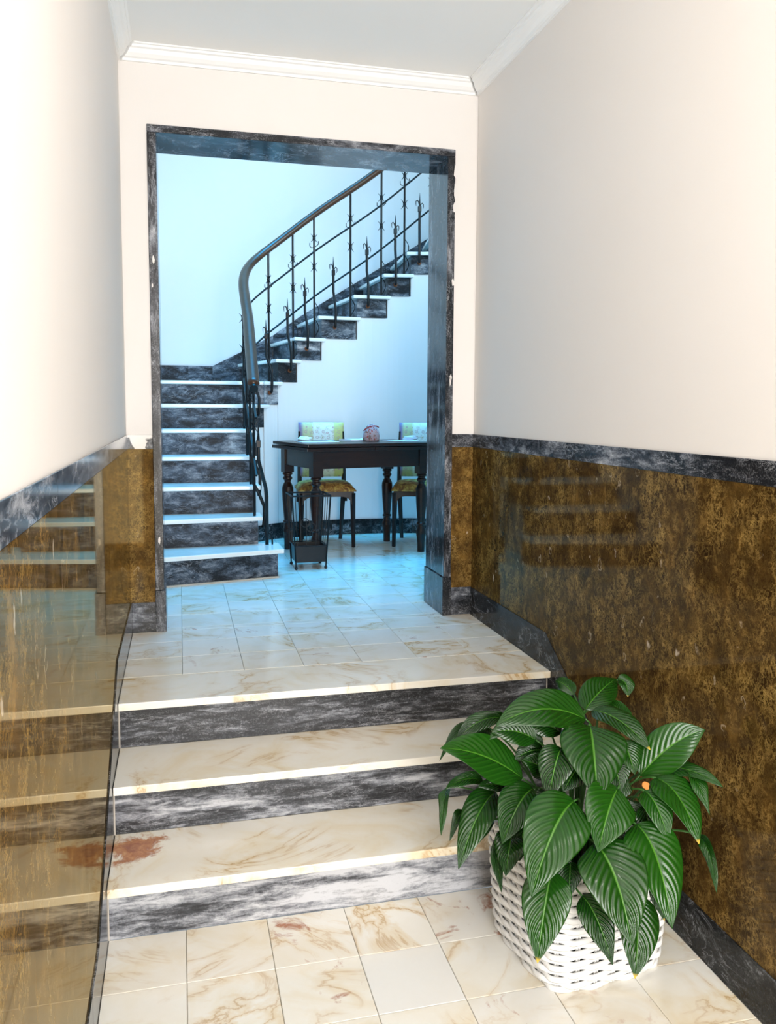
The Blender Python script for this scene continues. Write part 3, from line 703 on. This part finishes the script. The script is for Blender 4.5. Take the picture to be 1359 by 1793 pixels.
def crumple(name, loc, r, label, mat):
    me = bpy.data.meshes.new(name); bm = bmesh.new(); bmesh.ops.create_icosphere(bm, subdivisions=3, radius=1)
    rnd = random.Random(hash(label) % 1000 if False else len(label))
    ph = [rnd.uniform(0, 6) for _ in range(6)]
    for vv_ in bm.verts:
        p = vv_.co.copy(); k = 1+.18*math.sin(4*p.x+ph[0])*math.cos(5*p.y+ph[1])+.12*math.sin(7*p.z+ph[2]+3*p.x)
        vv_.co = Vector((p.x*r*1.5*k, p.y*r*k, max(0, (p.z+.55)*r*.62*k)))
    bm.to_mesh(me); bm.free()
    o = link(name, me, mat, None, True); o.location = loc; tag(o, label, 'cloth'); return o
crumple('crumpled_napkin', (1.085, 2.06, ZT+.003), .032, 'small crumpled white napkin on the paper near railing', M['white_cloth'])
crumple('crumpled_napkin', (1.87, 2.07, ZT+.003), .034, 'small crumpled pinkish napkin on table beside the second chair', plain('pale_pink_cloth', (0.72, 0.58, 0.62), 0.85))

# ---------------------------------------------------------------- chairs
t = NT('floral_stripe_fabric'); v = t.coord(seed=False)
sx = t.n('ShaderNodeSeparateXYZ'); t.l(v, sx.inputs[0])
c = t.ramp(t.math('ADD', t.math('MULTIPLY', sx.outputs[0], 2.4), .5), [(0.0, (0.55, 0.42, 0.50)), (0.12, (0.30, 0.20, 0.36)), (0.17, (0.60, 0.56, 0.30)), (0.32, (0.62, 0.56, 0.28)), (0.36, (0.78, 0.74, 0.66)), (0.70, (0.80, 0.76, 0.66)), (0.74, (0.62, 0.58, 0.22)), (1.0, (0.58, 0.52, 0.16))])
vf = t.voro(v, 24, 'F1', 0.35)
c = t.mix(t.rng(t.math('ABSOLUTE', t.math('SUBTRACT', vf[0], .26)), .02, .06, .8, 0), c, (0.55, 0.25, 0.25))
c = t.mix(t.rng(vf[0], .08, .13, .9, 0), c, (0.40, 0.36, 0.10))
c = t.mix(t.rng(t.noise(v, 60, 3)[0], .55, .65, 0, .5), c, (0.42, 0.40, 0.30))
M['fabric_back'] = t.bsdf(c, 0.85)
t = NT('gold_seat_fabric'); v = t.coord(seed=False)
c = t.ramp(t.noise(v, 26, 5, .6, 1.0)[0], [(0.35, (0.13, 0.035, 0.01)), (0.48, (0.36, 0.16, 0.03)), (0.60, (0.60, 0.38, 0.08)), (0.72, (0.50, 0.40, 0.12))])
M['fabric_seat'] = t.bsdf(c, 0.8)
def pad(w0, w1, d0, d1, z0, z1, n=14):
    """cushion: rounded square pillow from (w, d) plan, domed on top"""
    vs_ = []; fs = []
    rows = n+1
    for lay in (0, 1):
        for i in range(rows):
            for j in range(rows):
                x = w0+(w1-w0)*i/n; y = d0+(d1-d0)*j/n
                a = 2*i/n-1; b = 2*j/n-1
                e = max(0, (1-abs(a)**4)*(1-abs(b)**4))**0.45
                vs_.append((x, y, z0 if lay == 0 else z0+.012+(z1-z0-.012)*e))
    K = rows*rows
    for i in range(n):
        for j in range(n):
            a = i*rows+j; fs += [(a, a+1, a+rows+1, a+rows), (K+a, K+a+rows, K+a+rows+1, K+a+1)]
    bd = [i*rows for i in range(rows)]+[n*rows+j for j in range(1, rows)]+[i*rows+n for i in range(n-1, -1, -1)]+[j for j in range(n-1, 0, -1)]
    for a, b in zip(bd, bd[1:]+bd[:1]): fs.append((a, b, K+b, K+a))
    me = bpy.data.meshes.new('pad'); me.from_pydata(vs_, [], fs); return me
def make_chair(loc, rz, label):
    ch = empty('dining_chair', loc, rz); tag(ch, label, 'chair', 'upholstered chairs at the table')
    # local: front edge at y = 0, back at y = .42, x centred
    hw = 0.205
    for sx_ in (-1, 1):
        def quad_leg(x0, y0, x1, y1, z1, r0, r1): return MB().tube([(x0, y0, 0), (x0+(x1-x0)*.6, y0+(y1-y0)*.6, z1*.6), (x1, y1, z1)], [r0, (r0+r1)/2, r1], 4)
        seed(quad_leg(sx_*(hw-.012), .018, sx_*(hw-.018), .022, .40, .014, .021).build('leg', M['chair_wood'], ch))
        seed(quad_leg(sx_*(hw-.055), .44, sx_*(hw-.035), .395, .42, .014, .020).build('leg', M['chair_wood'], ch))
        seed(MB().tube([(sx_*(hw-.035), .395, .40), (sx_*(hw-.035), .405, .60), (sx_*(hw-.04), .428, .84)], [.018, .016, .012], 4).build('back_post', M['chair_wood'], ch))
    fr = MB()
    zt_, zb_ = .415, .375
    def arch(p, q, nrm):
        """rail with rounded brackets into the legs"""
        p, q = Vector(p), Vector(q); L_ = (q-p).length; u_ = (q-p)/L_
        low = []
        for i in range(21):
            x = L_*i/20; e = min(x, L_-x); dz = 0.0
            if e < .075: dz = .075*(1-math.sqrt(max(0, 1-(1-e/.075)**2)))
            low.append((p+u_*x)+Vector((0, 0, zb_-dz)))
        top = [p+Vector((0, 0, zt_)), q+Vector((0, 0, zt_))]
        for i in range(20):
            fr.extr([low[i], low[i+1], Vector((low[i+1].x, low[i+1].y, zt_)), Vector((low[i].x, low[i].y, zt_))], Vector(nrm)*.020)
    arch((-hw+.02, .010, 0), (hw-.02, .010, 0), (0, 1, 0))
    arch((-hw+.02, .395, 0), (hw-.02, .395, 0), (0, 1, 0))
    arch((-hw+.008, .02, 0), (-hw+.008, .40, 0), (1, 0, 0)); arch((hw-.008, .02, 0), (hw-.008, .40, 0), (-1, 0, 0))
    seed(fr.build('seat_frame', M['chair_wood'], ch))
    link('seat', pad(-hw-.005, hw+.005, -.008, .41, .414, .482), M['fabric_seat'], ch, True)
    bk = link('backrest', pad(-hw+.03, hw-.03, -.21, .21, 0, .05), M['fabric_back'], ch, True)
    bk.location = (0, .428, .70); bk.rotation_euler = (math.radians(84), 0, 0)
    return ch
make_chair((1.255, 2.085, 0), -0.06, 'dark wooden chair with floral back, tucked behind table left of the pouch')
make_chair((1.925, 1.985, 0), -0.30, 'dark wooden chair with floral back, half hidden by the marble doorway jamb')

# ---------------------------------------------------------------- wire stand
us = empty('umbrella_stand', (1.012, 1.41, 0), 0.03); tag(us, 'black wire umbrella stand with solid tray base before the table', 'umbrella stand')
hb0, hb1, H_ = 0.095, 0.122, 0.47
cor = lambda z: hb0+(hb1-hb0)*max(0, (z-.03)/(H_-.03))
for sx_, sy_ in ((-1, -1), (1, -1), (1, 1), (-1, 1)):
    q = MB().tube([(sx_*cor(.01), sy_*cor(.01), 0.012), (sx_*cor(H_), sy_*cor(H_), H_)], 0.005, 6).build('corner_post', M['iron'], us)
    MB().lathe([(0.003, 0), (0.009, 0.003), (0.011, 0.010), (0.009, 0.017), (0.004, 0.021)], (sx_*cor(.01), sy_*cor(.01)), 10).build('ball_foot', M['iron'], q)
for nm, z, r in (('top_ring', H_, .006), ('tray_ring', .15, .0045)):
    c_ = cor(z); MB().tube([(-c_, -c_, z), (c_, -c_, z), (c_, c_, z), (-c_, c_, z), (-c_, -c_, z)], r, 6).build(nm, M['iron'], us)
z0, z1 = .045, .145; a, b = cor(z0)-.002, cor(z1)-.002
tr = MB().add([(-a, -a, z0), (a, -a, z0), (a, a, z0), (-a, a, z0), (-b, -b, z1), (b, -b, z1), (b, b, z1), (-b, b, z1), (-a+.004, -a+.004, z0+.006), (a-.004, -a+.004, z0+.006), (a-.004, a-.004, z0+.006), (-a+.004, a-.004, z0+.006), (-b+.004, -b+.004, z1), (b-.004, -b+.004, z1), (b-.004, b-.004, z1), (-b+.004, b-.004, z1)],
     [(3, 2, 1, 0), (0, 1, 5, 4), (1, 2, 6, 5), (2, 3, 7, 6), (3, 0, 4, 7), (8, 9, 10, 11), (9, 8, 12, 13), (10, 9, 13, 14), (11, 10, 14, 15), (8, 11, 15, 12), (4, 5, 13, 12), (5, 6, 14, 13), (6, 7, 15, 14), (7, 4, 12, 15)])
tr.build('tray', M['iron'], us)
for f in range(4):
    R_ = Matrix.Rotation(f*PI/2, 3, 'Z')
    for q in (-.5, -.17, .17, .5):
        pts_ = [R_ @ Vector((q*2*cor(z)*.85, -cor(z), z)) for z in (.145, H_)]
        MB().tube(pts_, 0.0024, 5).build('wire', M['iron'], us)
    cz = .27; c_ = cor(cz)
    ring = [R_ @ Vector((.028*math.cos(th), -c_-.0, cz+.028*math.sin(th))) for th in [2*PI*i/16 for i in range(17)]]
    MB().tube(ring, 0.0026, 5).build('ring_ornament', M['iron'], us)

# ---------------------------------------------------------------- wicker basket
BX, BY = 1.298, -1.794; BH = 0.345
bask = empty('wicker_basket', (BX, BY, ZF), math.radians(7)); tag(bask, 'white painted square wicker basket holding the peace lily', 'basket')
def sup(th, half, e=4.8):
    c_, s_ = math.cos(th), math.sin(th)
    r = (abs(c_)**e+abs(s_)**e)**(-1/e); return Vector((half*r*c_, half*r*s_))
NS = 24
def ring_pts(half, n):
    """n points evenly spaced by arc length with outward normals"""
    fine = [sup(2*PI*i/720-PI*0.75, half) for i in range(721)]
    L_ = [0]
    for i in range(1, 721): L_.append(L_[-1]+(fine[i]-fine[i-1]).length)
    out = []; k = 0
    for i in range(n):
        tgt = L_[-1]*i/n
        while L_[k+1] < tgt: k += 1
        f = (tgt-L_[k])/(L_[k+1]-L_[k]+1e-12); p = fine[k].lerp(fine[k+1], f); d = (fine[k+1]-fine[k]).normalized()
        out.append((p, Vector((d.y, -d.x))))
    return out
hz = lambda z: 0.187+0.022*min(1, z/BH)-(0.006*max(0, 1-z/.03))
NR = 22; pitch = BH/NR
rings_cache = {}
def weave(i):
    z = (i+.5)*pitch; n = NS*8; rp_ = ring_pts(hz(z), n); pts_ = []
    for j, (p, nr) in enumerate(rp_):
        ph = PI*j/8+PI*i
        q = p+nr*(0.0042*max(-1, min(1, 1.35*math.cos(ph))))
        pts_.append(Vector((q.x, q.y, z+0.0012*math.sin(ph*2))))
    # closed flattened strand
    mb = MB(); m_ = 6; vs_ = []
    for j in range(n):
        nr = rp_[j][1]; N3 = Vector((nr.x, nr.y, 0))
        for k in range(m_):
            th = 2*PI*k/m_+PI/6
            vs_.append(pts_[j]+N3*math.cos(th)*0.0040+Vector((0, 0, math.sin(th)*pitch*(0.60-0.24*max(0, -math.cos(PI*j/8+PI*i))**6))))
    fs = [(j*m_+k, ((j+1) % n)*m_+k, ((j+1) % n)*m_+(k+1) % m_, j*m_+(k+1) % m_) for j in range(n) for k in range(m_)]
    mb.add(vs_, fs); return mb.build('weave_strand', M['wicker'], bask, smooth=True)
for i in range(NR): weave(i)
base_r, top_r = ring_pts(hz(0.0), NS*16), ring_pts(hz(BH), NS*16)
for j in range(NS):
    for dj in (-1, 1):
        jj = (j*16+dj) % (NS*16)
        MB().tube([(*tuple(base_r[jj][0]), 0.004), (*tuple(base_r[jj][0].lerp(top_r[jj][0], .5)), BH*.5), (*tuple(top_r[jj][0]), BH)], 0.0036, 5).build('stake', M['wicker'], bask)
for q in (0, 1, 2):                       # braided rim
    n = 120; rr = ring_pts(hz(BH)+.002, n); pts_ = []
    for j in range(n+1):
        p, nr = rr[j % n]; ph = 2*PI*j/n*18+q*2*PI/3
        pts_.append((p.x+nr.x*.009*math.cos(ph), p.y+nr.y*.009*math.cos(ph), BH+.006+.009*math.sin(ph)))
    MB().tube(pts_, 0.0075, 6).build('rim_braid', M['wicker'], bask, smooth=True)
bp = [tuple(p) for p, _ in ring_pts(hz(0)-.004, 40)]
MB().prism(bp, 0.002, 0.010).build('basket_base', M['wicker'], bask)

# ---------------------------------------------------------------- peace lily
plant = empty('peace_lily', (BX, BY, ZF+0.012)); tag(plant, 'lush peace lily plant with broad glossy dark green leaves', 'plant')
PINV = Vector((-BX, -BY, -ZF-0.012))
MB().lathe([(.11, .0), (.138, .26), (.143, .26), (.143, .275), (.134, .275), (.130, .245), (.01, .245)], (0, 0), 28).build('nursery_pot', M['pot'], plant, smooth=False)
MB().lathe([(.132, .246), (.10, .258), (.05, .262), (.005, .263)], (0, 0), 24).build('soil', M['soil'], plant)
t = NT('glossy_leaf'); uv = t.n('ShaderNodeUVMap'); su = t.n('ShaderNodeSeparateXYZ'); t.l(uv.outputs[0], su.inputs[0])
oi = t.n('ShaderNodeObjectInfo'); sc = t.n('ShaderNodeSeparateColor'); t.l(oi.outputs['Color'], sc.inputs[0])
au = t.math('ABSOLUTE', t.math('SUBTRACT', su.outputs[0], .5))
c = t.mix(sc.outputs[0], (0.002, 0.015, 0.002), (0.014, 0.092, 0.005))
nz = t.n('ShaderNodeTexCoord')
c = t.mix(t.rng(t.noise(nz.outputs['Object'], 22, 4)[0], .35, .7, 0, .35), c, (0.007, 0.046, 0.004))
ph = t.math('SINE', t.math('MULTIPLY', t.math('SUBTRACT', su.outputs[1], t.math('MULTIPLY', au, .727)), 2*PI*11))
c = t.mix(t.rng(ph, .2, 1.0, 0, .18), c, (0.030, 0.14, 0.010))
c = t.mix(t.rng(au, .008, .022, .65, 0), c, (0.085, 0.25, 0.025))
c = t.mix(t.math('MULTIPLY', t.rng(su.outputs[1], .955, .985), sc.outputs[2]), c, (0.62, 0.42, 0.05))
M['leaf'] = t.bsdf(c, 0.2, spec=0.42)
ZS = 2.4709
def unp(X, Y, dist):
    """point at a given distance before the camera on the sight line measured in the photograph"""
    u, v_ = 740+X/ZS, 1160+Y/ZS
    return CAM+(FWD+RGT*((u-U0)/FPX)-UPV*((v_-V0)/FPX))*dist
soil_c = Vector((BX, BY, ZF+.012+.255))
def leaf(b, tip, db, dt, wpx, arch, shade=.4, nh=(0, .45, .9), tipy=0, bend=None, fold=.28):
    B_, T_ = unp(*b, db), unp(*tip, dt)
    L_ = (T_-B_).length
    side = bend if bend else 0.0
    Cn = (B_+T_)/2+Vector((0, 0, 1))*arch+RGT*side
    w_ = wpx/ZS/FPX*(db+dt)/2*0.51
    NHv = RGT*nh[0]+Vector((0, 0, 1))*nh[1]-FWD*nh[2]
    nL, nW = 64, 40
    vs_, fs, uvs = [], [], []
    rr = random.random()*6
    for i in range(nL+1):
        q = i/nL
        P_ = B_*(1-q)**2+Cn*2*q*(1-q)+T_*q*q
        D_ = ((Cn-B_)*(1-q)+(T_-Cn)*q).normalized()
        Wd = D_.cross(NHv); Wd.normalize(); Nn = Wd.cross(D_); Nn.normalize()
        sh = (q**.66)*((1-q)**1.02)/((.3929**.66)*(.6071**1.02))
        hw_ = w_*max(sh, 0.0)+.0006
        for j in range(nW+1):
            s_ = 2*j/nW-1; a_ = abs(s_)
            rip = .0017*math.sin(2*PI*(q*11-a_*4.0))*min(1, a_*5)*(1-a_**4)*min(1, sh*2)
            wave = .006*math.sin(q*7+rr+(2 if s_ > 0 else 0))*a_*a_*sh
            z_ = hw_*fold*(a_-.75*a_*a_)-.0012*math.exp(-(s_/.05)**2)+rip+wave
            vs_.append(P_+Wd*hw_*s_*(1-.06*a_)+Nn*z_); uvs.append((.5+.5*s_, q))
    for i in range(nL):
        for j in range(nW):
            a_ = i*(nW+1)+j; fs.append((a_, a_+1, a_+nW+2, a_+nW+1))
    me = bpy.data.meshes.new('leaf'); me.from_pydata([tuple(p) for p in vs_], [], fs)
    ul = me.uv_layers.new(name='UVMap'); idx = [0]*len(me.loops); me.loops.foreach_get('vertex_index', idx)
    ul.data.foreach_set('uv', [x for i in idx for x in uvs[i]])
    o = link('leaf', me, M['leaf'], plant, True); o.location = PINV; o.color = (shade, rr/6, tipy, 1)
    md = o.modifiers.new('thickness', 'SOLIDIFY'); md.thickness = 0.0007; md.offset = 0
    # petiole from the soil
    f0 = soil_c+Vector((max(-.07, min(.07, (B_.x-BX)*.35)), max(-.07, min(.07, (B_.y-BY)*.35)), 0))
    d0 = (Cn-B_).normalized()
    c1 = f0+Vector((0, 0, max(.08, (B_.z-f0.z)*.7))); c2 = B_-d0*.07
    pp = []
    for i in range(11):
        q = i/10; pp.append(f0*(1-q)**3+c1*3*q*(1-q)**2+c2*3*q*q*(1-q)+B_*q**3)
    pt = MB().tube(pp, [.0042-.0018*i/10 for i in range(11)], 6).build('petiole', M['stem'], o, smooth=True)
    return o
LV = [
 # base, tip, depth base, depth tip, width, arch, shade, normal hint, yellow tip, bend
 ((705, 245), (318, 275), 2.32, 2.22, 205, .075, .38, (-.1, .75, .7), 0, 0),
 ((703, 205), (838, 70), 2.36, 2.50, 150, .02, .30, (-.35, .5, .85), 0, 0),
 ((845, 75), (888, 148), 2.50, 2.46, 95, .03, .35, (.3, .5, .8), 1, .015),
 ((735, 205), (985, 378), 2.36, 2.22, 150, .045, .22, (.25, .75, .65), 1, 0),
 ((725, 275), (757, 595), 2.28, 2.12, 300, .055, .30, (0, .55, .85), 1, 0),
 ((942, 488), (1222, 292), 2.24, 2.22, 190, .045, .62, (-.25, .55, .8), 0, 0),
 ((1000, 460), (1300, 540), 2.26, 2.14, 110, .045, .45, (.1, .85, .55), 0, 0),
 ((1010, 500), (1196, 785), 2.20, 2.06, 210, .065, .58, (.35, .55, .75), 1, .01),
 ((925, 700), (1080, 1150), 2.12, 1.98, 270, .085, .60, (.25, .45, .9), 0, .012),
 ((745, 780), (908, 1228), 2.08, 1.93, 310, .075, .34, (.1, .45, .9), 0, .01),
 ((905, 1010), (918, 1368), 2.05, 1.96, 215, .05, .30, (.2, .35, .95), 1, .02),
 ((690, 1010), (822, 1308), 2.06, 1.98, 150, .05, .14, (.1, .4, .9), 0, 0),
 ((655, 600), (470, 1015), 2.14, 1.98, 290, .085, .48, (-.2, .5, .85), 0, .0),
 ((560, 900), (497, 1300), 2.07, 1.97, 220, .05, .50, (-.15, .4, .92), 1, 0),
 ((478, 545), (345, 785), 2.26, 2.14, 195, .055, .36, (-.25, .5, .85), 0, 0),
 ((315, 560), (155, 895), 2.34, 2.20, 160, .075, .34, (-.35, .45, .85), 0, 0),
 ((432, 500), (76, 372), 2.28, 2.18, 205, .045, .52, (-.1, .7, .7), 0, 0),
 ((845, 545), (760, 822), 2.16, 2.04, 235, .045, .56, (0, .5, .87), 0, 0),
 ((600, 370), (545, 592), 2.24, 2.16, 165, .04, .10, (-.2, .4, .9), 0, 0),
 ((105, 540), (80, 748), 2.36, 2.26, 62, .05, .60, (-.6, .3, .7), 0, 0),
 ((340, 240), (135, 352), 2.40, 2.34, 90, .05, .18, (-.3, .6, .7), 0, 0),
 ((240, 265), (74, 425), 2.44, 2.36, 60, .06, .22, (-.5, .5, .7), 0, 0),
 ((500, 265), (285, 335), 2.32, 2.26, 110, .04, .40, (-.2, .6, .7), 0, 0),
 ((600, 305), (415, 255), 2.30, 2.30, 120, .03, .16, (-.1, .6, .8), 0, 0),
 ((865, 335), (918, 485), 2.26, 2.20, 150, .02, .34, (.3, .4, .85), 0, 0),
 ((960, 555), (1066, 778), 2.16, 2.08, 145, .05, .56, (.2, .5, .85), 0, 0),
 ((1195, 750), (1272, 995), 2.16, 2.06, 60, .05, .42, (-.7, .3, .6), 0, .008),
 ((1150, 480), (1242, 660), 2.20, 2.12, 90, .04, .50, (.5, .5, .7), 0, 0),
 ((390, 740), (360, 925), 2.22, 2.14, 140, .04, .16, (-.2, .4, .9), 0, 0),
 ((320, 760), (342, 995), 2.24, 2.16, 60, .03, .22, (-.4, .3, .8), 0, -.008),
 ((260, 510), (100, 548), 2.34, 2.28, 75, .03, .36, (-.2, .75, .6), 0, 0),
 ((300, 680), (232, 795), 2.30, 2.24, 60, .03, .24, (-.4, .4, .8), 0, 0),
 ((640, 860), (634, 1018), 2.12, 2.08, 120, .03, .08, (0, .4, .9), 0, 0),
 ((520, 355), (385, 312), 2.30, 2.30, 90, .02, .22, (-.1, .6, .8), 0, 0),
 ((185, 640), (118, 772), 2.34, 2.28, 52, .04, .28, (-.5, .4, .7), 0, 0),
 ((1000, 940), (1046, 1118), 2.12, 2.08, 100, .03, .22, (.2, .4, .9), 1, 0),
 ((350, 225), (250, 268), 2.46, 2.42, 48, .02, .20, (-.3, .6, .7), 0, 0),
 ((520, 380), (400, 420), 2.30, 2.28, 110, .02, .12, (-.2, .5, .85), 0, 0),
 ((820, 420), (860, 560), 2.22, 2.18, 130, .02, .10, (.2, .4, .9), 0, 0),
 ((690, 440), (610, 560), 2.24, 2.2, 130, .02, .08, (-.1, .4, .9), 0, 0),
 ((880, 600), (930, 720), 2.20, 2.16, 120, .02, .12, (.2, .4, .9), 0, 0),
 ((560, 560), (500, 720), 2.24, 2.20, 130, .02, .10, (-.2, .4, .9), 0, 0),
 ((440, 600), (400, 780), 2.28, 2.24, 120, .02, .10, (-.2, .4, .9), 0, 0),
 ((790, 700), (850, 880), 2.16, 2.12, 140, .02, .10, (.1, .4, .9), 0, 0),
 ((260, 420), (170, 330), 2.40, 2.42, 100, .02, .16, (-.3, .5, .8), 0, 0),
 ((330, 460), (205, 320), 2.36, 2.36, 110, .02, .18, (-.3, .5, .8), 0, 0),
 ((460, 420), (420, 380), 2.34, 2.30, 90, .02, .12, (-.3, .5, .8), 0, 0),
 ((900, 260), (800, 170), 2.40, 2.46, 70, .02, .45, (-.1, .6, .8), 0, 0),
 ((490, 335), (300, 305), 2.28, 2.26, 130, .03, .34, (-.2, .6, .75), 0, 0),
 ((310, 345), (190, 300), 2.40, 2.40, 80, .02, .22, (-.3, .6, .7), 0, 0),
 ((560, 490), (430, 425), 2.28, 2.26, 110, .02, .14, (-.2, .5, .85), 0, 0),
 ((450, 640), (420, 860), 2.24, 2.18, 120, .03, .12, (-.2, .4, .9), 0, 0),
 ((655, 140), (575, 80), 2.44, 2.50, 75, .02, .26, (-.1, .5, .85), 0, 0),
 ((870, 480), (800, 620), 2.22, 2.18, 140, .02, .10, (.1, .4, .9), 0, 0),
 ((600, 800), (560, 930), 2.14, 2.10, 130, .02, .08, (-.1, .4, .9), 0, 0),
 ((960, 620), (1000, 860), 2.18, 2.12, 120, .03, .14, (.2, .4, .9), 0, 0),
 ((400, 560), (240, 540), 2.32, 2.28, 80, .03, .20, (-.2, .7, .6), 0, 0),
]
for L in LV:
    leaf(L[0], L[1], L[2], L[3], L[4], L[5], L[6], L[7], L[8], L[9])
# small wilted spathe
mw = MB(); cw = unp(965, 530, 2.10)
wp = [cw+RGT*x*.7+UPV*y*.7 for x, y in ((-.013, .008), (-.004, .014), (.006, .010), (.014, .006), (.011, -.006), (.012, -.014), (.002, -.017), (-.008, -.010), (-.014, -.003))]
mw.extr(wp, -FWD*.003); ow = mw.build('wilted_spathe', M['wilt'], plant, 0.001); ow.location = PINV
